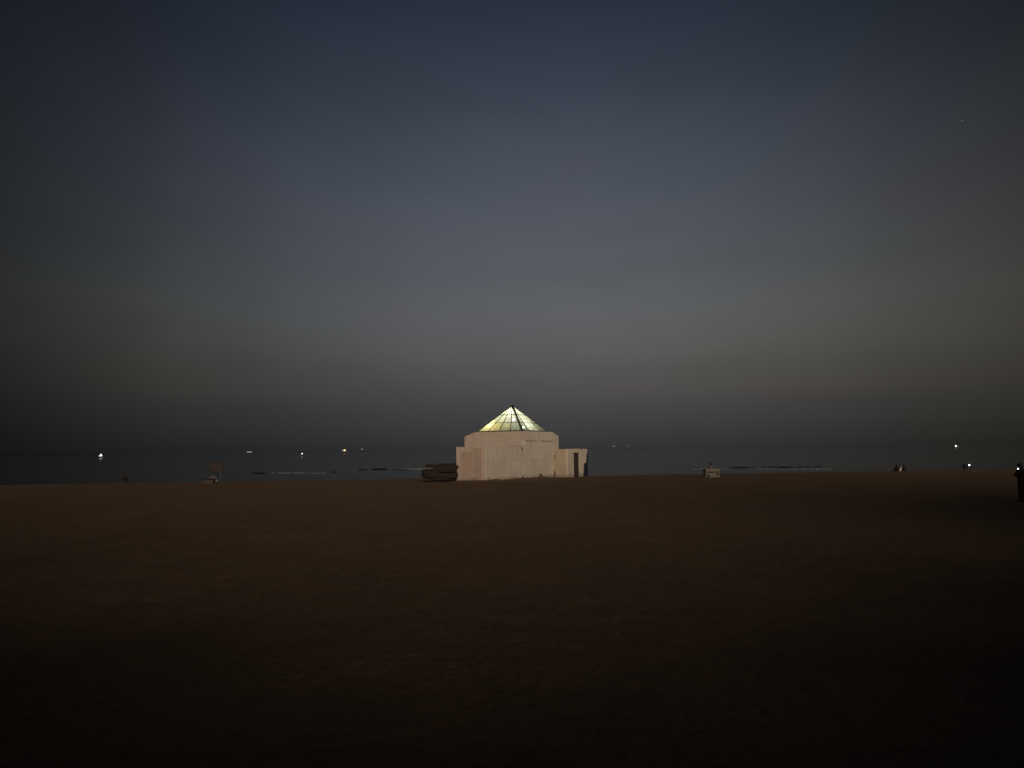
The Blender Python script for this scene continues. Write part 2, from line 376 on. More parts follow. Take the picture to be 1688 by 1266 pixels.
# ------------------------------------------------------------------ sea
def along(x, y): return (x + 55) * .9897 + (y - 91) * .1435
BREAK = []   # (along centre, along half length, offshore distance, height)
def breaker(px0, px1, py, h):
    out = []
    for px in (px0, px1):
        d = ray(px, py); k = (SEA - EYE) / d.z; out.append((d.x * k, d.y * k))
    (x0, y0), (x1, y1) = out
    a0, a1 = along(x0, y0), along(x1, y1)
    BREAK.append(((a0 + a1) / 2, abs(a1 - a0) / 2, -inland((x0 + x1) / 2, (y0 + y1) / 2), h))
breaker(589, 607, 775.0, .27); breaker(612, 639, 774.6, .29); breaker(414, 438, 780.6, .22); breaker(545, 556, 778.5, .16)
breaker(1190, 1300, 771.3, .17); breaker(1270, 1372, 770.9, .22); breaker(1130, 1160, 772.3, .15); breaker(640, 715, 774.2, .12)
def sea_z(x, y):
    off = -inland(x, y); a = along(x, y)
    z = np.full(x.shape, SEA)
    near = np.clip((700 - off) / 500, 0, 1) * np.clip(off / 12, 0, 1)
    wob = vnoise(a / 22, a * 0, 21) * 5
    z = z + near * (np.sin((off + wob) / 2.9) * .035 + vnoise(a / 5, off / 1.7, 23) * .09 + vnoise(a / 1.6, off / .7, 24) * .04)
    for (ca, ha, d0, h) in BREAK:
        m = np.clip((ha * 1.1 - np.abs(a - ca)) / (ha * .08 + .5), 0, 1); m = m * m * (3 - 2 * m)
        m = m * (1 + vnoise(a / 3.1, a * 0 + d0, 27) * .7 + vnoise(a / .9, a * 0 + d0, 28) * .35)
        u = off + vnoise(a / 6, a * 0, 31) * 2.2 - d0
        prof = np.where(u < 0, np.exp(-(u / .42) ** 2), np.exp(-(u / 2.4) ** 2))
        z = z + h * m * prof
    return z
srad = np.concatenate([np.linspace(60, 84, 20), np.arange(84.3, 185, .28), np.geomspace(186, 700, 110), np.geomspace(720, 12000, 26)])
sang = np.concatenate([np.linspace(-HA, HA, 560), coarse])
mw = material('sea_water', (.008, .013, .016), .12, spec=.05)
t = mw.node_tree; b = t.nodes['Principled BSDF']; b.inputs['IOR'].default_value = 1.333
ge = t.nodes.new('ShaderNodeNewGeometry'); mp = t.nodes.new('ShaderNodeMapping'); mp.inputs['Rotation'].default_value = (0, 0, -R(8.2)); mp.inputs['Scale'].default_value = (.45, 1, 1)
t.links.new(ge.outputs['Position'], mp.inputs[0])
n1 = t.nodes.new('ShaderNodeTexNoise'); n1.inputs['Scale'].default_value = .55; n1.inputs['Detail'].default_value = 8; n1.inputs['Roughness'].default_value = .62; t.links.new(mp.outputs[0], n1.inputs['Vector'])
bp = t.nodes.new('ShaderNodeBump'); bp.inputs['Strength'].default_value = .4; bp.inputs['Distance'].default_value = .24; t.links.new(n1.outputs[0], bp.inputs['Height']); t.links.new(bp.outputs[0], b.inputs['Normal'])
b.inputs['Roughness'].default_value = .12
df = t.nodes.new('ShaderNodeBsdfDiffuse'); df.inputs[0].default_value = (.012, .016, .02, 1)
ms_ = t.nodes.new('ShaderNodeMixShader'); ms_.inputs[0].default_value = .16; t.links.new(b.outputs[0], ms_.inputs[1]); t.links.new(df.outputs[0], ms_.inputs[2])
t.links.new(ms_.outputs[0], [n for n in t.nodes if n.type == 'OUTPUT_MATERIAL'][0].inputs[0])
tag(link('sea_water', polar_sheet('sea_water', srad, sang, sea_z), mw), kind='structure')

# foam: lacy broken strips lying on the water and at the edge of the beach
mf = material('sea_foam', (.36, .37, .39), .9, (.2, .21, .22), 6, .02, 20)
def foam(px0, px1, py, width, density, lift=.03, h=0):
    bm = bmesh.new(); rnd = random.Random(int(px0 * 7 + py))
    n = int((px1 - px0) * density)
    for k in range(n):
        px = px0 + (px1 - px0) * (k + rnd.random()) / n
        d = ray(px, py + rnd.gauss(0, .12)); kk = (SEA + h - EYE) / d.z; x, y = d.x * kk, d.y * kk + rnd.uniform(-1, 1) * width
        z = float(sea_z(np.array([x]), np.array([y]))[0]) + lift
        rx, ry = rnd.uniform(.12, .55), rnd.uniform(.05, .16); m = 7
        ring = []
        for i in range(m):
            a = 2 * math.pi * i / m; q = rnd.uniform(.6, 1.2)
            ring.append(bm.verts.new((x + math.cos(a) * rx * q, y + math.sin(a) * ry * q, z - .02)))
        top = bm.verts.new((x, y, z + rnd.uniform(.02, .09)))
        for i in range(m): bm.faces.new((ring[i], ring[(i + 1) % m], top))
    return bm
for args in ((640, 714, 773.9, .35, 3.2), (1140, 1196, 773.6, .35, 1.2), (1250, 1372, 773.6, .5, .35), (448, 535, 779.6, .5, .4)):
    tag(part('sea_foam', foam(*args), mf, smooth=True), 'broken white foam left by a small wave on the grey water', kind='stuff')

# ------------------------------------------------------------------ pavilion
PHI = R(30); D0 = 64.0
C0 = at(800, 790, D0); C0.z = 0
TH = -PHI
ex, ey = Vector((math.cos(TH), math.sin(TH), 0)), Vector((-math.sin(TH), math.cos(TH), 0))
def solve_y(px, x=0.0):      # local y along the right-hand walls seen at photo column px
    lo, hi = -2.0, 40.0
    for _ in range(60):
        m = (lo + hi) / 2; p = C0 + ex * x + ey * m; q = CAM_M.transposed() @ (p - Vector((0, 0, EYE - 1.0)))
        if CX + F_PX * q.x / -q.z < px: lo = m
        else: hi = m
    return (lo + hi) / 2
def solve_x(px, y=0.0, lo=-20.0, hi=20.0):
    for _ in range(60):
        m = (lo + hi) / 2; p = C0 + ex * m + ey * y; q = CAM_M.transposed() @ (p - Vector((0, 0, EYE - 1.0)))
        if CX + F_PX * q.x / -q.z < px: lo = m
        else: hi = m
    return (lo + hi) / 2
def solve_z(py, x, y):       # height seen at photo row py above a local point
    p = C0 + ex * x + ey * y
    lo, hi = -3.0, 12.0
    for _ in range(60):
        m = (lo + hi) / 2; q = CAM_M.transposed() @ (Vector((p.x, p.y, m)) - Vector((0, 0, EYE)))
        if CY - F_PX * q.y / -q.z > py: lo = m
        else: hi = m
    return (lo + hi) / 2
XB0 = solve_x(752)                       # left end of the low front wall
YF = solve_y(864); YR = solve_y(921.5); YS = solve_y(912.5)
XL = solve_x(766, YF)
ZLOW = solve_z(736, 0, 0); ZSKIN = solve_z(727, 0, YF); ZTOP = solve_z(710.3, 0, YF)
XA = solve_x(936.5, YS); YA = solve_y(968.5, XA); ZAN = solve_z(740, XA, YS)
print('PAV', XB0, YF, YR, YS, XL, ZLOW, ZSKIN, ZTOP, XA, YA, ZAN)

pav = empty('beach_pavilion', C0, TH, 'pale pink and beige plaster pavilion with a lit glass pyramid roof', 'building')
BOT = -.9
def rough_wall(bm, cuts=1, amp=.012, seed=0):
    bmesh.ops.triangulate(bm, faces=[f for f in bm.faces if len(f.verts) > 4])
    return bm
# low front block: two wall faces of different paint
def wall(name, lo, hi, mat, par=pav, bevel=.02): return part(name, box(lo, hi, bevel=bevel), mat, par)
wall('front_wall', (XB0, 0, BOT), (.047, .06, ZLOW - .004), MP_)
wall('side_wall', (-.28, .063, BOT), (.05, YF - .003, ZLOW), MB_)
wall('end_wall', (XB0 + .005, .063, BOT), (XB0 + .28, YF - .003, ZLOW - .03), MP_)
part('low_roof', box((XB0 + .285, .285, ZLOW - .22), (-.285, YF - .004, ZLOW - .10)), M_ROOF, pav)
# higher wall panel standing against the drum
wall('upper_wall', (-.25, YF, BOT), (.062, YS, ZSKIN), MB_)
# drum with its two sloped shoulders
bmd = bmesh.new(); ZD = ZTOP
xs, xe = XL, -.003; ys, ye = YF + .003, YR
add_box(bmd, (xs, ys, BOT), (xe, ye, ZD))
cx_ = solve_x(785, YF) ; cyR = solve_y(911.5); dz = .42
def cut(p1, p2, p3, keep):
    n = (Vector(p2) - Vector(p1)).cross(Vector(p3) - Vector(p1)).normalized()
    if n.dot(Vector(keep) - Vector(p1)) > 0: n = -n
    r = bmesh.ops.bisect_plane(bmd, geom=bmd.verts[:] + bmd.edges[:] + bmd.faces[:], plane_co=p1, plane_no=n, clear_outer=True)
    es = [e for e in r['geom_cut'] if isinstance(e, bmesh.types.BMEdge)]
    bmesh.ops.edgeloop_fill(bmd, edges=es)
mid = ((xs + xe) / 2, (ys + ye) / 2, 0)
cut((cx_, ys, ZD), (xs, ys, ZD - dz), (xs, ys + (cx_ - xs), ZD), mid)
dR = ye - cyR
cut((xe, cyR, ZD), (xe, ye, ZD - dz), (xe - dR, ye, ZD), mid)
drum = part('drum_wall', bmd, MP_, pav)
drum.data.materials.append(MB_); drum.data.materials.append(M_ROOF)
for p in drum.data.polygons:
    if p.normal.x > .8: p.material_index = 1
    if p.normal.z > .95: p.material_index = 2
# thin dark strips along the lines where roofs meet walls
part('roof_edge_strip', bar((solve_x(822, YF), YF - .022, ZLOW + .012), (.055, YF - .022, ZLOW + .012), .035, .05), M_DKBROWN, pav)
jy = YF + .02
for a, b2, hgt in ((866, 886, .05), (891, 911.5, .065)):
    part('roof_edge_strip', bar((.045, solve_y(a), ZSKIN + .02), (.045, solve_y(b2), ZSKIN + .015), .05, hgt), M_DKBROWN, pav)
part('wall_seam', bar((.052, solve_y(826), solve_z(757.5, 0, solve_y(826))), (.052, solve_y(862), solve_z(757.8, 0, solve_y(862))), .012, .03), MT_, pav)
part('wall_seam', bar((.064, solve_y(866), solve_z(757.6, 0, solve_y(866))), (.064, solve_y(911), solve_z(757.6, 0, solve_y(911))), .012, .03), MT_, pav)
yq = solve_y(859.3)
part('drain_spout', tube([(.0, yq, ZLOW - .12), (.14, yq, ZLOW - .17), (.16, yq, ZLOW - .34)], .035, 8), M_DKBROWN, pav)
# painted door and shutter on the pink front wall
x0, x1 = solve_x(782.5), solve_x(799)
zd = solve_z(738.5, x1, 0)
dr = part('door', box((x0 + .05, -.035, -.25), (-.03 - .29, -.003, zd - .09), bevel=.006), MD_, pav)
bmf = bmesh.new(); add_box(bmf, (x0 - .04, -.06, -.25), (x0 + .047, -.002, zd)); add_box(bmf, (x0 + .05, -.06, zd - .085), (-.29, -.002, zd)); part('door_frame', bmf, MD_, pav)
part('handle', tube([(x0 + .14, -.04, .95), (x0 + .14, -.09, .97), (x0 + .14, -.09, 1.08)], .015, 6), M_DKBROWN, dr)
s0, s1 = solve_x(760.5), solve_x(780)
zs = solve_z(745.5, s0, 0)
sh = part('shutter', box((s0, -.022, -.1), (s1, -.002, zs), bevel=.004), MD_, pav)
part('shutter_head', box((s0 - .03, -.05, zs + .003), (s1 + .03, -.002, zs + .05)), MT_, sh)
for k in range(6):
    zz = -.02 + (zs - .05) * (k + .5) / 6
    part('slat', box((s0 + .04, -.034, zz), (s1 - .04, -.0225, zz + .03)), MD_, sh)
# annex on the right
wall('annex_side_wall', (.066, YS + .003, BOT), (XA - .24, YS + .24, ZAN - .02), MT_)
def zan(px, py, y=None): return solve_z(py, XA, solve_y(px, XA))
outl = [(936.5, None), (936.5, 740), (950, 740), (951, 739.4), (958, 739.8), (958.5, 741.5), (963.8, 741.3), (964, 740), (968.6, 740.2), (968.2, 743), (968.6, 745), (967, 749), (966.3, 752),
        (966.6, 757), (966.2, 762.8), (963.0, 763.5), (962.2, 768), (961.6, 776), (961.0, 783), (960.6, None), (956.3, None), (956.3, 746.2), (946, 746.2), (946, None)]
poly = []
for px, py in outl:
    y = solve_y(px, XA); poly.append((y, -1.0 if py is None else solve_z(py, XA, y)))
bma = bmesh.new(); add_prism(bma, poly, lambda p, d: (XA - d, p[0], p[1]), .24)
bmesh.ops.triangulate(bma, faces=[f for f in bma.faces if len(f.verts) > 4])
part('annex_front_wall', bma, MB_, pav)
YE = solve_y(969, XA)
part('annex_back_wall', box((.066, YE - .2, BOT), (XA - .9, YE, ZAN - .1)), MT_, pav)
part('annex_roof', box((.066, YS + .24, ZAN - .16), (XA - .242, YE - .05, ZAN - .045)), M_ROOF, pav)
yd0, yd1 = solve_y(946, XA), solve_y(956.3, XA); zdh = solve_z(746.2, XA, yd0)
dl = part('doorway_dark_panel', box((XA - .20, yd0 + .02, -.4), (XA - .15, yd1 - .02, zdh - .03)), M_DARK, pav)  # dark panel filling the open doorway, its unlit inside put into the colour
part('handle', tube([(XA - .15, yd0 + .2, .75), (XA - .10, yd0 + .2, .75), (XA - .10, yd0 + .2, .88)], .014, 6), M_STEEL, dl)
part('wall_pipe', tube([(.07, YS + .0, solve_z(751, 0, YS)), (.16, YS - .12, solve_z(751, 0, YS)), (.16, YS - .12, solve_z(753.5, 0, YS))], .05, 8), M_DKBROWN, pav)
part('wall_pipe', tube([(.14, YS - .08, -.5), (.14, YS - .08, solve_z(778, 0, YS)), (.2, YS - .1, solve_z(777, 0, YS))], [.08, .06, .05], 8), M_DKBROWN, pav)

# navy boards standing at the broken end of the annex (a separate leaning sheet)
nb = empty('navy_board_panel', C0 + ex * (XA - .34) + ey * (YE - 1.3) + Vector((0, 0, -.3)), TH, 'dark navy board panel standing at the broken right end of the annex', 'panel')
ny0, ny1 = solve_y(959.5, XA - .3) - (YE - 1.3), solve_y(969.3, XA - .3) - (YE - 1.3)
for k in range(3):
    w0 = ny0 + (ny1 - ny0) * k / 3; w1 = ny0 + (ny1 - ny0) * (k + 1) / 3
    top = solve_z((752, 749, 744.5)[k], XA - .3, YE - .8) + .3
    part('board', box((-.03, w0 + .01, -.4), (.03, w1 - .01, top), bevel=.004), M_NAVY, nb)

# ------------------------------------------------------------------ glass pyramid
cxm, cym = (xs + xe) / 2, (ys + ye) / 2
S = .5 * .735 * ((xe - xs) + (ye - ys)) / 2
pc = C0 + ex * cxm + ey * cym
ZB = ZTOP + .06; ZAP = solve_z(668.2, cxm, cym)
bmr = bmesh.new()
for a in range(4):
    M4 = Matrix.Rotation(a * math.pi / 2, 4, 'Z')
    add_box(bmr, (-S - .05, -S - .05, -.055), (S - .052, -S + .05, .05), M4)
roof = part('glass_roof', bmr, M_STEEL, pav); roof.location = (cxm, cym, ZB)
HP = ZAP - ZB
def glass(name, c, tr):
    m = bpy.data.materials.new(name); m.use_nodes = True; t = m.node_tree; t.nodes.clear()
    o = t.nodes.new('ShaderNodeOutputMaterial'); mixa = t.nodes.new('ShaderNodeMixShader'); mixb = t.nodes.new('ShaderNodeMixShader')
    tp = t.nodes.new('ShaderNodeBsdfTransparent'); tl = t.nodes.new('ShaderNodeBsdfTranslucent'); gl = t.nodes.new('ShaderNodeBsdfGlossy'); gl.inputs['Roughness'].default_value = .15
    co = t.nodes.new('ShaderNodeTexCoord'); n = t.nodes.new('ShaderNodeTexNoise'); n.inputs['Scale'].default_value = 2.3; n.inputs['Detail'].default_value = 6
    t.links.new(co.outputs['Object'], n.inputs['Vector'])
    rp = t.nodes.new('ShaderNodeValToRGB'); rp.color_ramp.elements[0].position = .35; rp.color_ramp.elements[1].position = .7
    rp.color_ramp.elements[0].color = (*c, 1); rp.color_ramp.elements[1].color = (c[0] * .72, c[1] * .76, c[2] * .68, 1)
    t.links.new(n.outputs[0], rp.inputs[0]); t.links.new(rp.outputs[0], tl.inputs[0])
    tp.inputs[0].default_value = (.8, .86, .74, 1)
    mixa.inputs[0].default_value = tr; t.links.new(tl.outputs[0], mixa.inputs[1]); t.links.new(tp.outputs[0], mixa.inputs[2])
    mixb.inputs[0].default_value = .06; t.links.new(mixa.outputs[0], mixb.inputs[1]); t.links.new(gl.outputs[0], mixb.inputs[2]); t.links.new(mixb.outputs[0], o.inputs[0])
    return m
G = {'pale': glass('pale_green_glass', (.86, .88, .70), .24), 'grey': glass('grey_glass', (.78, .82, .70), .22), 'white': glass('white_glass', (.9, .9, .80), .28),
     'yellow': glass('yellow_glass', (.90, .80, .46), .2), 'lemon': glass('lemon_glass', (.88, .86, .56), .22), 'green': glass('dull_green_glass', (.68, .72, .58), .2)}
ROWS = [.055, .37, .68, 1.0]
A_ = Vector((0, 0, HP))
def fp(u, tt, off=0):
    base = Vector((-S + 2 * S * u, -S, 0)); p = A_ + (base - A_) * tt
    return p + NRM * off
NRM = Vector((0, -HP, S)).normalized()
pane_mesh = {}
for r_ in range(3):
    for c_ in range(4):
        bm = bmesh.new(); t0, t1 = ROWS[r_] + .008, ROWS[r_ + 1] - .008; u0, u1 = c_ / 4, (c_ + 1) / 4
        q = [(u0 + .006, t1), (u1 - .006, t1), (u1 - .006, t0), (u0 + .006, t0)]
        Af = [bm.verts.new(fp(u, tt, .012)) for u, tt in q]
        bm.faces.new(Af)
        me = mesh_of(bm); me.name = 'glass_pane'
        pane_mesh[r_, c_] = me
tint = {0: [['pale', 'pale', 'white', 'pale'], ['pale', 'pale', 'white', 'grey'], ['lemon', 'yellow', 'lemon', 'grey']],      # row by row, left face first
        1: [['grey', 'pale', 'grey', 'pale'], ['grey', 'grey', 'pale', 'grey'], ['grey', 'grey', 'pale', 'green']],
        2: [['pale'] * 4] * 3, 3: [['pale'] * 4] * 3}
for a in range(4):
    rot = Matrix.Rotation(a * math.pi / 2, 4, 'Z')
    for r_ in range(3):
        for c_ in range(4):
            me = pane_mesh[r_, c_] if a == 0 else pane_mesh[r_, c_]
            o = bpy.data.objects.new('glass_pane', me); COL.objects.link(o); o.parent = roof; o.matrix_local = rot
            if not me.materials: me.materials.append(G['pale'])
            o.material_slots[0].link = 'OBJECT'; o.material_slots[0].material = G[tint[a][r_][c_]]
    for k in (1, 2, 3):
        o = part('glazing_bar', bar(fp(k / 4, ROWS[0], .0), fp(k / 4, 1, .0), .06, .06, NRM), M_STEEL, roof); o.matrix_local = rot
    for k in (1, 2):
        o = part('glazing_bar', bar(fp(0, ROWS[k], .0), fp(1, ROWS[k], .0), .05, .05, NRM), M_STEEL, roof); o.matrix_local = rot
    o = part('hip_beam', bar(fp(1, .02, .0), fp(1, 1.02, .0), .15, .15), M_STEEL, roof); o.matrix_local = rot
bmc = bmesh.new()
bmesh.ops.create_cone(bmc, segments=4, radius1=S * ROWS[0] * 1.414 * 1.12, radius2=.05, depth=HP * ROWS[0] * 1.15, matrix=Matrix.Translation((0, 0, HP * (1 - ROWS[0] / 2) + .05)) @ Matrix.Rotation(math.pi / 4, 4, 'Z'), cap_ends=True)
part('apex_cap', bmc, M_CAP, roof)
# lamps hanging inside the pyramid
M_BULB = lampmat('lit_bulb', (1.0, .97, .86), 14)
M_BULBY = lampmat('warm_bulb', (1.0, .86, .5), 6)
def inner_lamp(loc, rad_, mat, watts, colr):
    bm = bmesh.new(); bmesh.ops.create_uvsphere(bm, u_segments=12, v_segments=8, radius=rad_, matrix=Matrix.Translation(loc))
    o = part('lamp', bm, mat, roof, True)
    part('lamp_cord', tube([Vector(loc) + Vector((0, 0, rad_)), Vector((loc[0] * .4, loc[1] * .4, HP * .9 - abs(loc[0]) * .5 - abs(loc[1]) * .5))], .012, 5), M_STEEL, o)
    ld = bpy.data.lights.new('lamp_light', 'POINT'); ld.energy = watts; ld.color = colr; ld.shadow_soft_size = rad_ * 1.4
    lo = bpy.data.objects.new('lamp_light', ld); COL.objects.link(lo); lo.parent = roof; lo.location = Vector(loc) + Vector((0, 0, -.02))
    o.visible_shadow = True
zl1 = solve_z(680.5, cxm, cym) - ZB; zl2 = solve_z(691.5, cxm, cym) - ZB
LE = 4.0
inner_lamp((0, 0, zl1), .10, M_BULB, 14 * LE, (1, .95, .82))
inner_lamp((.1, .1, zl2), .13, M_BULB, 34 * LE, (1, .95, .82))
inner_lamp((-S * .62, -S * .55, .42), .09, M_BULBY, 20 * LE, (1, .90, .60))
inner_lamp((S * .55, -S * .1, .40), .10, M_BULB, 12 * LE, (.95, .97, .85))
part('ceiling_well', box((-S + .06, -S + .06, -.05), (S - .06, S - .06, -.03)), material('white_lining', (.7, .7, .62), .9), roof)

# ------------------------------------------------------------------ stone and pile of logs beside the pavilion
def stone(name, px, py, Y, rx, ry, rz, label, seed):
    p = at(px, py, Y); p.z = ground(p.x, p.y)
    bm = bmesh.new(); bmesh.ops.create_icosphere(bm, subdivisions=3, radius=1)
    for v in bm.verts:
        k = 1 + .22 * mnoise.noise(v.co * 1.6 + Vector((seed, 0, 0))) + .08 * mnoise.noise(v.co * 4 + Vector((0, seed, 0)))
        v.co = Vector((v.co.x * rx, v.co.y * ry, v.co.z * rz)) * k
    o = part(name, bm, M_STONE, None, True); o.location = p
    return tag(o, label, 'stone')
def wallpt(px, off):
    y = solve_y(px); q = C0 + ex * off + ey * y; return q
q = wallpt(890.5, .35)
stone('half_buried_stone', 890.5, 786, q.y, .27, .24, .26, 'rounded brown stone half buried in sand at the foot of the beige wall', 3)
q = wallpt(861, .3)
stone('half_buried_stone', 861, 787, q.y, .15, .14, .12, 'small low brown stone at the foot of the wall left of the round one', 8)

def log(name, pxl, pyl, pxr, pyr, Yl, Yr, r0, r1, label, mat=None, seed=0, seg=16):
    a, b2 = at(pxl, pyl, Yl), at(pxr, pyr, Yr)
    o = empty(name, ((a.x + b2.x) / 2, (a.y + b2.y) / 2, min(a.z, b2.z) - max(r0, r1)), 0, label, 'log', 'logs heaped beside the pavilion')
    a, b2 = a - o.location, b2 - o.location
    n = 12; pts, rr = [], []
    for k in range(n):
        t_ = k / (n - 1); p = a.lerp(b2, t_)
        p += Vector((0, mnoise.noise(Vector((t_ * 3, seed, 1))), mnoise.noise(Vector((t_ * 3, seed, 5))))) * r0 * .3
        pts.append(p); rr.append((r0 + (r1 - r0) * t_) * (1 + .14 * mnoise.noise(Vector((t_ * 6, seed, 9)))))
    bm = bmesh.new(); add_tube(bm, pts, rr, seg, cap=False)
    for v in bm.verts: v.co += Vector((0, mnoise.noise(v.co * 5 + Vector((seed, 0, 0))), mnoise.noise(v.co * 5 + Vector((0, seed, 0))))) * r0 * .16
    part('bark', bm, mat or M_LOG, o, True)
    d = (Vector(pts[1]) - Vector(pts[0])).normalized()
    part('cut_end', tube([Vector(pts[0]) - d * .012, Vector(pts[0]) + d * .03], [rr[0] * .86, rr[0] * .86], seg), M_CUT, o)
    part('cut_end', tube([Vector(pts[-1]) - d * .03, Vector(pts[-1]) + d * .012], [rr[-1] * .86] * 2, seg), M_CUT, o)
    return o
log('log', 699, 782.5, 752, 783, 63.2, 64.6, .37, .34, 'thickest log at the bottom front of the heap', M_LOG, 1)
log('log', 697, 780, 756, 780, 64.4, 66.0, .30, .30, 'thick log behind the thickest one at the bottom of the heap', M_LOG2, 2)
log('log', 703, 773.5, 753, 772.5, 63.5, 64.8, .17, .15, 'slim reddish brown log on top of the thickest one', M_LOG, 3)
log('log', 714, 770.5, 757, 769.5, 64.2, 65.6, .17, .16, 'dark slim log second from the top of the heap', M_LOG2, 4)
log('log', 702, 768.3, 740, 767, 64.9, 65.9, .14, .13, 'short dark log topmost at the left of the heap', M_LOG2, 5)
log('log', 722, 766.5, 758, 766.3, 65.2, 66.8, .13, .14, 'dark log topmost beside the pink wall', M_LOG2, 6)
log('log', 728, 787.6, 750, 785.4, 62.5, 63.9, .13, .15, 'short lighter brown log lying loose on the sand before the heap', M_LOG, 7)
log('log', 724, 777.2, 752, 776.6, 63.3, 64.0, .10, .09, 'thin crooked branch across the middle of the heap', M_LOG2, 8)
pl0, pl1 = at(689, 773.0, 62.9), at(713, 772.0, 63.4)
pole = empty('pale_pole', (pl0 + pl1) / 2, 0, 'pale thin pole resting on the left of the log heap', 'pole')
part('shaft', tube([pl0 - pole.location, pl1 - pole.location], [.035, .04], 8), M_PALE, pole)
part('end_collar', tube([pl0 - pole.location, pl0 - pole.location + (pl1 - pl0).normalized() * .08], [.045, .045], 8), M_PALE, pole)

# ------------------------------------------------------------------ people
def skin_mesh(J, E, root, sub=2):
    names = list(J); me = bpy.data.meshes.new('sk')
    me.from_pydata([J[n][0] for n in names], [(names.index(a), names.index(b2)) for a, b2 in E], [])
    o = bpy.data.objects.new('sk', me); COL.objects.link(o)
    md = o.modifiers.new('s', 'SKIN')
    for n, sv in zip(names, me.skin_vertices[0].data):
        r_ = J[n][1]; sv.radius = r_ if isinstance(r_, tuple) else (r_, r_); sv.use_root = (n == root)
    o.modifiers.new('u', 'SUBSURF').levels = sub
    dg = bpy.context.evaluated_depsgraph_get(); ev = o.evaluated_get(dg)
    out = bpy.data.meshes.new_from_object(ev); bpy.data.objects.remove(o); bpy.data.meshes.remove(me)
    out.shade_smooth(); return out
def person(loc, rz, label, J, shirt=M_BLACK, trousers=M_NAVYC, scale=1.0, group=None, long_sleeves=True, hair_long=True, loose=1.0):
    """J: joint positions; +Y is the way the person faces"""
    p = empty('person', loc, rz, label, 'person', group); p.scale = (scale,) * 3
    V = {k: Vector(v) for k, v in J.items()}
    rad_ = dict(pelvis=(.105, .085), belly=(.10, .08), chest=(.11, .082), neck=.05, skull=(.074, .09), crown=(.07, .085),
                hip_l=.085, hip_r=.085, knee_l=.058, knee_r=.058, ankle_l=.04, ankle_r=.04, toe_l=.035, toe_r=.035,
                sh_l=.048, sh_r=.048, el_l=.043, el_r=.043, wr_l=.028, wr_r=.028, palm_l=(.038, .016), palm_r=(.038, .016))
    for s in 'lr':
        d = (V['wr_' + s] - V['el_' + s]).normalized(); V['palm_' + s] = V['wr_' + s] + d * .085
    V['crown'] = V['skull'] + (V['skull'] - V['neck']).normalized() * .10
    E = [('pelvis', 'belly'), ('belly', 'chest'), ('chest', 'neck'), ('neck', 'skull'), ('skull', 'crown')]
    for s in 'lr':
        E += [('pelvis', 'hip_' + s), ('hip_' + s, 'knee_' + s), ('knee_' + s, 'ankle_' + s), ('ankle_' + s, 'toe_' + s),
              ('chest', 'sh_' + s), ('sh_' + s, 'el_' + s), ('el_' + s, 'wr_' + s), ('wr_' + s, 'palm_' + s)]
    me = skin_mesh({k: (V[k], rad_[k]) for k in V if k in rad_}, E, 'pelvis')
    # fingers, thumb, nose and ears join the same body mesh
    bm = bmesh.new(); bm.from_mesh(me)
    for s, sg in (('l', -1), ('r', 1)):
        d = (V['palm_' + s] - V['wr_' + s]).normalized()
        side = d.cross(Vector((0, 0, 1))); side = side.normalized() if side.length > .1 else Vector((1, 0, 0))
        dn = d.cross(side).normalized(); dn = -dn if dn.z > 0 else dn
        for k, ln in enumerate((.068, .078, .073, .058)):
            b0 = V['palm_' + s] + side * (k - 1.5) * .02 - d * .01
            add_tube(bm, [b0, b0 + d * ln * .55 + dn * .006, b0 + d * ln * .85 + dn * .03], [.0095, .0085, .006], 6)
        b0 = V['wr_' + s] + d * .03 + side * .03 * sg
        add_tube(bm, [b0, b0 + d * .035 + side * .02 * sg, b0 + d * .06 + side * .022 * sg], [.012, .010, .008], 6)
    up_ = (V['crown'] - V['skull']).normalized(); fw = Vector(J.get('look', (0, 1, 0))); fw = (fw - up_ * fw.dot(up_)).normalized(); rt = fw.cross(up_)
    hc = V['skull'] + up_ * .04
    add_tube(bm, [hc + fw * .075 + up_ * .02, hc + fw * .105 - up_ * .012, hc + fw * .085 - up_ * .02], [.009, .014, .006], 6)
    for sg in (-1, 1): add_tube(bm, [hc + rt * sg * .07 - up_ * .025, hc + rt * sg * .082, hc + rt * sg * .074 + up_ * .03], [.008, .018, .008], 6)
    me2 = mesh_of(bm, True); bpy.data.meshes.remove(me)
    body = link('body', me2, M_SKIN, p)
    # hair
    bm = bmesh.new(); bmesh.ops.create_uvsphere(bm, u_segments=16, v_segments=10, radius=1)
    hm = Matrix((rt, fw, up_)).transposed()
    for v in bm.verts:
        c3 = v.co.copy(); c3 = Vector((c3.x * .092, c3.y * .105, c3.z * .115))
        low = -.07 if not hair_long else -.2
        if c3.z < -.02: c3.z = -.02 + (c3.z + .02) * (2.2 if hair_long else .6); c3.y = min(c3.y, -.02)
        if c3.y > .06 and c3.z < .06: c3.y = .06
        v.co = hc + hm @ (c3 + Vector((0, -.012, .035)))
    part('hair', bm, M_HAIR, p, True)
    # clothes: looser skins over the same joints
    rad_.update(pelvis=(.125, .105), belly=(.125, .10), chest=(.15, .115), sh_l=.066, sh_r=.066)
    g = lambda n, k: (V[n], tuple(x * k for x in rad_[n]) if isinstance(rad_[n], tuple) else rad_[n] * k)
    Js = {n: g(n, 1.22 * loose) for n in ('pelvis', 'belly', 'chest', 'sh_l', 'sh_r', 'el_l', 'el_r')}
    Js['shirt_hem'] = (V['pelvis'] + (V['pelvis'] - V['belly']).normalized() * .03, (.15 * loose, .13 * loose))
    Js['collar'] = (V['chest'].lerp(V['neck'], .9), .075)
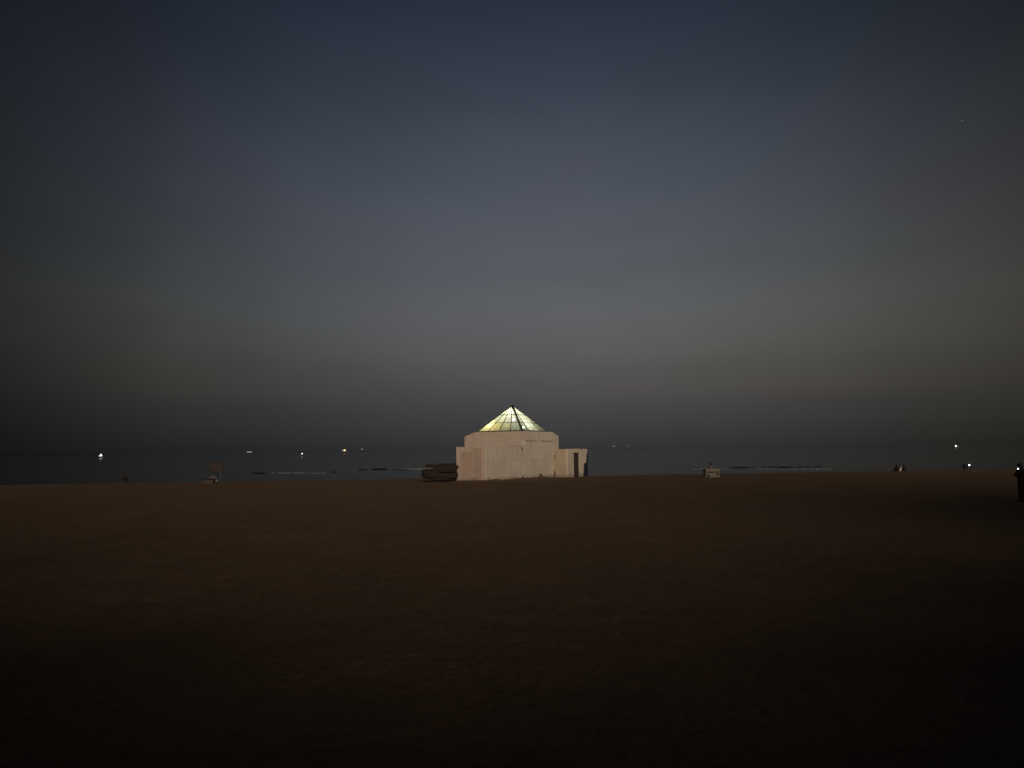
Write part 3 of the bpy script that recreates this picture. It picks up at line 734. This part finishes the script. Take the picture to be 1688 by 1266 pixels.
    Es = [('shirt_hem', 'pelvis'), ('pelvis', 'belly'), ('belly', 'chest'), ('chest', 'collar'), ('chest', 'sh_l'), ('sh_l', 'el_l'), ('chest', 'sh_r'), ('sh_r', 'el_r')]
    if long_sleeves:
        for s in 'lr':
            Js['cuff_' + s] = (V['el_' + s].lerp(V['wr_' + s], .9), .037); Es.append(('el_' + s, 'cuff_' + s))
    sm = skin_mesh(Js, Es, 'chest'); link('shirt', sm, shirt, p)
    Jt = {n: g(n, 1.2 * loose) for n in ('pelvis', 'hip_l', 'hip_r', 'knee_l', 'knee_r')}
    for s in 'lr': Jt['hem_' + s] = (V['knee_' + s].lerp(V['ankle_' + s], .93), .06 * loose)
    Jt['waistband'] = (V['belly'], (.118, .095)); Jt['waist'] = (V['pelvis'].lerp(V['belly'], .55), (.125, .10))
    tm = skin_mesh(Jt, [('pelvis', 'waist'), ('waist', 'waistband'), ('pelvis', 'hip_l'), ('pelvis', 'hip_r'), ('hip_l', 'knee_l'), ('hip_r', 'knee_r'), ('knee_l', 'hem_l'), ('knee_r', 'hem_r')], 'pelvis')
    link('trousers', tm, trousers, p)
    for s in 'lr':
        d = (V['toe_' + s] - V['ankle_' + s]); heel = V['ankle_' + s] - Vector((d.x, d.y, 0)) * .3
        part('shoe', tube([Vector((heel.x, heel.y, V['toe_' + s].z + .005)), V['ankle_' + s].lerp(V['toe_' + s], .45), V['toe_' + s], V['toe_' + s] + Vector((d.x, d.y, 0)).normalized() * .05], [.042, .052, .045, .025], 10), M_SHOE, p, True)
    return p, V
def sit(arm_l=None, arm_r=None, lean=0.0, knees=.42, spread=.12, look=(0, 1, 0), stool=0.0, tuck=0.0):
    J = dict(pelvis=(0, 0, .12), belly=(0, -.03 + lean * .3, .31), chest=(0, .0 + lean * .7, .49), neck=(0, .03 + lean, .64), skull=(0, .055 + lean * 1.15, .735),
             hip_l=(-.09, .03, .12), hip_r=(.09, .03, .12), knee_l=(-spread, .36, knees), knee_r=(spread, .38, knees + .02),
             ankle_l=(-spread * .9, .55, .08), ankle_r=(spread * .9, .57, .08), toe_l=(-spread, .70, .04), toe_r=(spread, .72, .04),
             sh_l=(-.175, lean * .8, .555), sh_r=(.175, lean * .8, .555), el_l=(-.24, .17 + lean * .5, .36), el_r=(.24, .17 + lean * .5, .36),
             wr_l=(-.12, .38, .43), wr_r=(.12, .38, .43))
    if arm_l: J['el_l'], J['wr_l'] = arm_l
    if arm_r: J['el_r'], J['wr_r'] = arm_r
    if tuck:
        for k in ('ankle_l', 'ankle_r', 'toe_l', 'toe_r'): J[k] = (J[k][0], J[k][1] - tuck, J[k][2])
        for k in ('knee_l', 'knee_r'): J[k] = (J[k][0], J[k][1] - tuck * .5, J[k][2] + tuck * .2)
    if stool:
        for k in J:
            if k[:3] not in ('ank', 'toe'): J[k] = (J[k][0], J[k][1], J[k][2] + (stool if k[:3] != 'kne' else .08))
    J['look'] = look
    return J
def spot(px, py, Y):
    p = at(px, py, Y); return Vector((p.x, p.y, ground(p.x, p.y)))
def ground_spot(px, py):
    lo, hi = 20.0, 109.0
    for _ in range(50):
        m = (lo + hi) / 2; p = at(px, py, m)
        if p.z > ground(p.x, p.y) and inland(p.x, p.y) > 1.6: lo = m
        else: hi = m
    return spot(px, py, lo)
# left: sits side-on facing right, knees up, one arm raised in front
g1 = ground_spot(204, 796.5)
person(g1, R(-78), 'dark clothed person sitting on the sand far left, one arm raised', sit(arm_r=((.22, .25, .52), (.16, .42, .70)), arm_l=((-.22, .16, .34), (-.15, .36, .44)), lean=-.03, knees=.40, tuck=.22), M_BLACK, M_BLACK, 1.2, loose=1.12)
# pair on the right with a white bag between them
g2 = ground_spot(1480, 777); g3 = spot(1492.3, 776, g2.y - .1)
person(g2, R(8), 'left of two people in dark clothes sitting side by side with a white bag', sit(lean=.05), M_BLACK, M_NAVYC, 1.0, 'couple sitting by the sea')
person(g3, R(14), 'right of two people in dark clothes sitting side by side with a white bag', sit(lean=.08), M_BROWNC, M_BLACK, .97, 'couple sitting by the sea')
gb = spot(1485.4, 777, g2.y - .75)
bag = empty('carrier_bag', gb, 0, 'crumpled white carrier bag on the sand between two seated people', 'bag')
bm = bmesh.new(); bmesh.ops.create_icosphere(bm, subdivisions=3, radius=1)
for v in bm.verts:
    k = 1 + .25 * mnoise.noise(v.co * 2.2); s_ = 1 - .45 * max(0, v.co.z)
    v.co = Vector((v.co.x * .15 * s_ - .06 + v.co.z * .10, v.co.y * .10 * s_, .22 + v.co.z * .24)) * k
part('sack', bm, M_BAG, bag, True)
for sg in (-1, 1):
    part('handle', tube([(.0 + sg * .03, 0, .38), (.06 + sg * .02, .01, .50), (.09, .0, .56), (.10 - sg * .02, -.01, .5), (.07, 0, .38)], .016, 6), M_BAG, bag)
# phone light person, facing right
g4 = ground_spot(1590, 773)
def phone(loc, rz, label, mat, w=.2):
    o = empty('phone', loc, rz, label, 'phone')
    part('case', box((-.038, -.005, -.078), (.038, .005, .078), bevel=.003), M_PHONE, o)
    part('screen', box((-.034, -.0068, -.07), (.034, -.0055, .07)), M_PHONE, o)
    bm = bmesh.new(); bmesh.ops.create_uvsphere(bm, u_segments=12, v_segments=8, radius=w, matrix=Matrix.Translation((0, -w * .4, .06)) @ Matrix.Diagonal((1, .4, .7, 1)))
    part('torch', bm, mat, o, True); return o
def hand(p, V, side): return p.location + Matrix.Rotation(p.rotation_euler.z, 3, 'Z') @ ((V['palm_' + side] + (V['palm_' + side] - V['wr_' + side]) * .5) * p.scale.x) + Vector((0, -.02, .03))
pp, V = person(g4, R(-80), 'lone dark clothed person sitting sideways and holding out a bright phone torch', sit(arm_r=((.2, .28, .47), (.08, .56, .50)), arm_l=((-.2, .24, .44), (-.08, .40, .46)), knees=.36, tuck=.15), M_BLACK, M_BLACK, 1.08)
phone(hand(pp, V, 'r'), R(10), 'phone with its torch shining brightly towards the lone seated person', M_TORCH, .12)
gt = ground_spot(1607, 778.3)
tw = empty('towel', gt + Vector((0, 0, .01)), R(4), 'narrow pale brown towel spread on the sand below the phone torch', 'towel')
bm = bmesh.new(); bmesh.ops.create_grid(bm, x_segments=20, y_segments=8, size=.5)
for v in bm.verts: v.co = Vector((v.co.x * 1.35, v.co.y * .7, .05 + .025 * mnoise.noise(v.co * 7)))
bmesh.ops.solidify(bm, geom=bm.faces[:], thickness=.02)
part('cloth', bm, M_TOWEL, tw, True)
# standing person at the right edge of the frame
Y5 = 35.0; g5 = spot(1686.5, 822, Y5)
stand = dict(pelvis=(0, 0, .93), belly=(0, -.01, 1.08), chest=(0, -.01, 1.27), neck=(0, .02, 1.44), skull=(0, .05, 1.53), hip_l=(-.09, 0, .88), hip_r=(.09, 0, .88),
             knee_l=(-.11, .03, .48), knee_r=(.11, .05, .48), ankle_l=(-.12, -.02, .08), ankle_r=(.13, .02, .08), toe_l=(-.14, .13, .04), toe_r=(.15, .17, .04),
             sh_l=(-.18, -.01, 1.36), sh_r=(.18, -.01, 1.36), el_l=(-.30, .04, 1.12), el_r=(.28, -.03, 1.10), wr_l=(.06, .25, 1.31), wr_r=(.25, .08, .86), look=(0, 1, -.2))
pp, V = person(g5, R(12), 'person in loose black clothes standing at the right edge with a bright phone', stand, M_BLACK, M_BLACK, 1.04, loose=1.3)
phone(hand(pp, V, 'l'), R(0), 'bright phone held up at the right edge by the standing person', M_TORCH2, .06)
# person seated behind the pale bench and person leaning over the pale block
def bench(px0, px1, pyb, label):
    a = ground_spot(px0, pyb); b2 = ground_spot(px1, pyb); w = (b2 - a).length; c3 = (a + b2) / 2
    o = empty('concrete_bench', c3, math.atan2(b2.y - a.y, b2.x - a.x), label, 'bench'); h = w / 2
    part('seat', box((-h, -.3, .50), (h * .96, .35, .76), bevel=.03), M_CONC, o)
    part('support', box((-h + .03, -.22, .0), (-h + .16, .28, .50), bevel=.01), M_CONC, o)
    part('support', box((h - .17, -.20, .0), (h - .05, .28, .50), bevel=.01), M_CONC, o)
    part('back_panel', box((-h + .35, .0, .18), (h - .2, .10, .44), bevel=.01), M_CONC, o)
    part('base_slab', box((-h + .30, -.36, -.1), (h - .05, .30, .17), bevel=.02), M_CONC, o)
    return c3, o
cb, _ = bench(1161.5, 1185, 786.5, 'low pale concrete bench on the sand right of the pavilion')
gp = at(1172, 775, cb.y + .85); gp.z = ground(gp.x, gp.y)
person(gp, R(5), 'dark haired person in lilac sitting behind the pale concrete bench', sit(lean=0.0, stool=.36), M_LILAC, M_NAVYC, 1.03)
stool = empty('low_stool', gp, 0, 'low dark stool under the person in lilac behind the bench', 'stool')
part('seat', box((-.2, -.18, .34), (.2, .18, .385), bevel=.01), M_BROWNC, stool)
for a_ in (-.16, .16):
    for b_ in (-.14, .14): part('leg', box((a_ - .02, b_ - .02, -.05), (a_ + .02, b_ + .02, .339)), M_BROWNC, stool)

# ------------------------------------------------------------------ sign with its block and leaning person
sg_b = ground_spot(355, 795)
sgn = empty('sign_board', sg_b, R(2), 'dark red open lattice sign board on two thin posts left of the pavilion', 'sign')
c1, c2 = at(345.5, 761.8, sg_b.y), at(367.3, 777.2, sg_b.y)
xl, xr, zt, zb_ = c1.x - sg_b.x, c2.x - sg_b.x, c1.z - sg_b.z, c2.z - sg_b.z
part('backing', box((xl + .05, .031, zb_ + .05), (xr - .05, .042, zt - .05)), material('sign_backing', (.040, .027, .027), .8, (.028, .021, .021), 10), sgn)
bmf = bmesh.new()
for lo, hi in (((xl, -.03, zb_), (xr, .03, zb_ + .10)), ((xl, -.03, zt - .09), (xr, .03, zt)), ((xl, -.028, zb_ + .1), (xl + .09, .028, zt - .09)), ((xr - .09, -.028, zb_ + .1), (xr, .028, zt - .09))): add_box(bmf, lo, hi)
part('board_frame', bmf, M_SIGN, sgn)
zm = zb_ + (zt - zb_) * .52
part('crossbar', box((xl + .09, -.026, zm - .045), (xr - .09, .026, zm + .045)), M_SIGN, sgn)
wd = xr - xl - .18
for k in (1, 2): part('stroke', box((xl + .09 + wd * k / 3 - .03, -.024, zm + .045), (xl + .09 + wd * k / 3 + .03, .024, zt - .09)), M_SIGN, sgn)
for k in range(4):
    xa = xl + .09 + wd * k / 4; xb = xa + wd / 4
    part('stroke', bar((xa, 0, zb_ + .1) if k % 2 else (xa, 0, zm - .045), (xb, 0, zm - .045) if k % 2 else (xb, 0, zb_ + .1), .05, .045, (0, 1, 0)), M_SIGN, sgn)
for xx in (xl + .25, xr - .25): part('post', box((xx - .035, -.028, -.4), (xx + .035, .03, zb_)), M_POST, sgn)
ga, gc = ground_spot(337, 798), ground_spot(352, 798)
blk = empty('concrete_block', (ga + gc) / 2, 0, 'dull pale concrete block with a dark cap in front of the sign', 'block'); hw = (gc - ga).length / 2
part('block', box((-hw, -.25, -.1), (hw, .3, .40), bevel=.03), material('dull_concrete', (.065, .055, .05), .9, (.045, .038, .036), 6, .01), blk)
part('cap', box((-hw - .08, -.3, .403), (hw + .02, .34, .47), bevel=.02), M_BROWNC, blk)
gl_ = spot(358, 790, ((ga + gc) / 2).y + .55)
person(gl_, R(78), 'person in a pale shirt leaning left over the concrete block under the sign', sit(arm_l=((-.2, .55, .46), (-.12, .80, .52)), arm_r=((.22, .50, .44), (.14, .78, .52)), lean=.34, knees=.34, look=(0, 1, -.6)), M_GREYC, M_GREYC, 1.12)

# ------------------------------------------------------------------ boats and their lights
def boat(px, py, Y, label, lights, length=14, h=6, group='boats lit along the horizon'):
    """lights: (dx pixels, dy pixels, width pixels, height pixels, material)"""
    p = at(px, py, Y); o = empty('boat', (p.x, p.y, SEA), R(random.uniform(-20, 20)), label, 'boat', group)
    l = length / 2; bm = bmesh.new(); wd_ = length * .13; hh = max(1.0, h * .22)
    pts = [(-l, -wd_), (l * .6, -wd_), (l, 0), (l * .6, wd_), (-l, wd_)]
    A = [bm.verts.new((x * .93, y * .7, -.3)) for x, y in pts]; B = [bm.verts.new((x, y, hh + (.25 * hh if abs(x) == l and y == 0 else 0))) for x, y in pts]
    bm.faces.new(A[::-1]); bm.faces.new(B)
    for i in range(5): bm.faces.new((A[i], A[(i + 1) % 5], B[(i + 1) % 5], B[i]))
    part('hull', bm, M_HULL, o)
    part('wheelhouse', box((-l * .6, -wd_ * .6, hh + .01), (-l * .1, wd_ * .6, hh + h * .3), bevel=.05), M_SUPER, o)
    part('mast', tube([(-l * .35, 0, hh + h * .3), (-l * .35, 0, h * 1.02)], [.012 * length, .008 * length], 6), M_HULL, o)
    pxm = Y / F_PX
    for dx, dy, w, hg, mat in lights:
        q = at(px + dx, py + dy, Y - length * .45)
        d = part('lamp', box((-w * pxm / 2, -w * pxm / 4, -hg * pxm / 2), (w * pxm / 2, w * pxm / 4, hg * pxm / 2), bevel=min(w, hg) * pxm * .3), mat, o)
        d.matrix_parent_inverse = Matrix.Identity(4)
        d.location = Matrix.Rotation(-o.rotation_euler.z, 3, 'Z') @ (q - o.location); d.rotation_euler.z = -o.rotation_euler.z
    return o
LW = lampmat('boat_lamp_white', (1, 1, .97), 1.6); LWd = lampmat('boat_lamp_dim', (1, .97, .92), .30); LY = lampmat('boat_lamp_yellow', (1, .74, .32), 1.3)
LP = lampmat('boat_lamp_pink', (1, .82, .76), .38); LF = lampmat('boat_lamp_faint', (1, .95, .9), .14); LV = lampmat('boat_lamp_faintest', (1, .95, .9), .085)
boat(166, 751, 900, 'nearest lit boat far left with a triangle of white lamps', [(0, .3, 4.6, 1.5, LW), (.5, -1.7, 1.8, 2.4, LW)], 8, 4)
boat(411, 745, 3000, 'distant ship with a short pinkish strip of deck light above the sign', [(0, 0, 7, 1.3, LP)], 34, 15)
boat(498, 747.8, 700, 'small boat with a single white lamp between the sign and pavilion', [(0, 0, 2.0, 2.0, LW)], 8, 4)
boat(567.5, 742.3, 3000, 'ship with a bright yellow lamp left of the pavilion', [(.6, 0, 3.6, 2.6, LY), (-2.5, .5, 2, 1.4, LP)], 36, 17)
boat(597, 740.5, 3300, 'distant ship with one faint white lamp just right of the yellow one', [(0, 0, 1.8, 1.8, LWd)], 36, 20)
boat(1012.5, 735.8, 3300, 'distant ship with a faint broad light right of the pavilion', [(-1, .4, 3, 1.2, LF), (.6, -.6, 1.8, 1.6, LV)], 36, 17)
boat(1034.5, 735, 3300, 'distant ship with a tiny faint lamp second right of the pavilion', [(0, 0, 1.6, 1.6, LF)], 34, 18)
boat(1063, 737, 3300, 'distant ship with the faintest light, third right of the pavilion', [(0, 0, 1.5, 1.2, LV)], 30, 12)
boat(1575.7, 735.2, 1500, 'boat with one bright white lamp on the horizon far right', [(0, 0, 2.5, 2.8, LW), (3.2, .2, 2.4, 1.0, LF)], 12, 6)
# evening star
ps = ray(1586, 198.8).normalized() * 9000 + Vector((0, 0, EYE))
bm = bmesh.new(); bmesh.ops.create_icosphere(bm, subdivisions=2, radius=6.0)
st = part('evening_star', bm, lampmat('star_light', (.9, .95, 1), .12), None, True); st.location = ps
tag(st, 'single faint star high in the sky at the upper right', 'star')
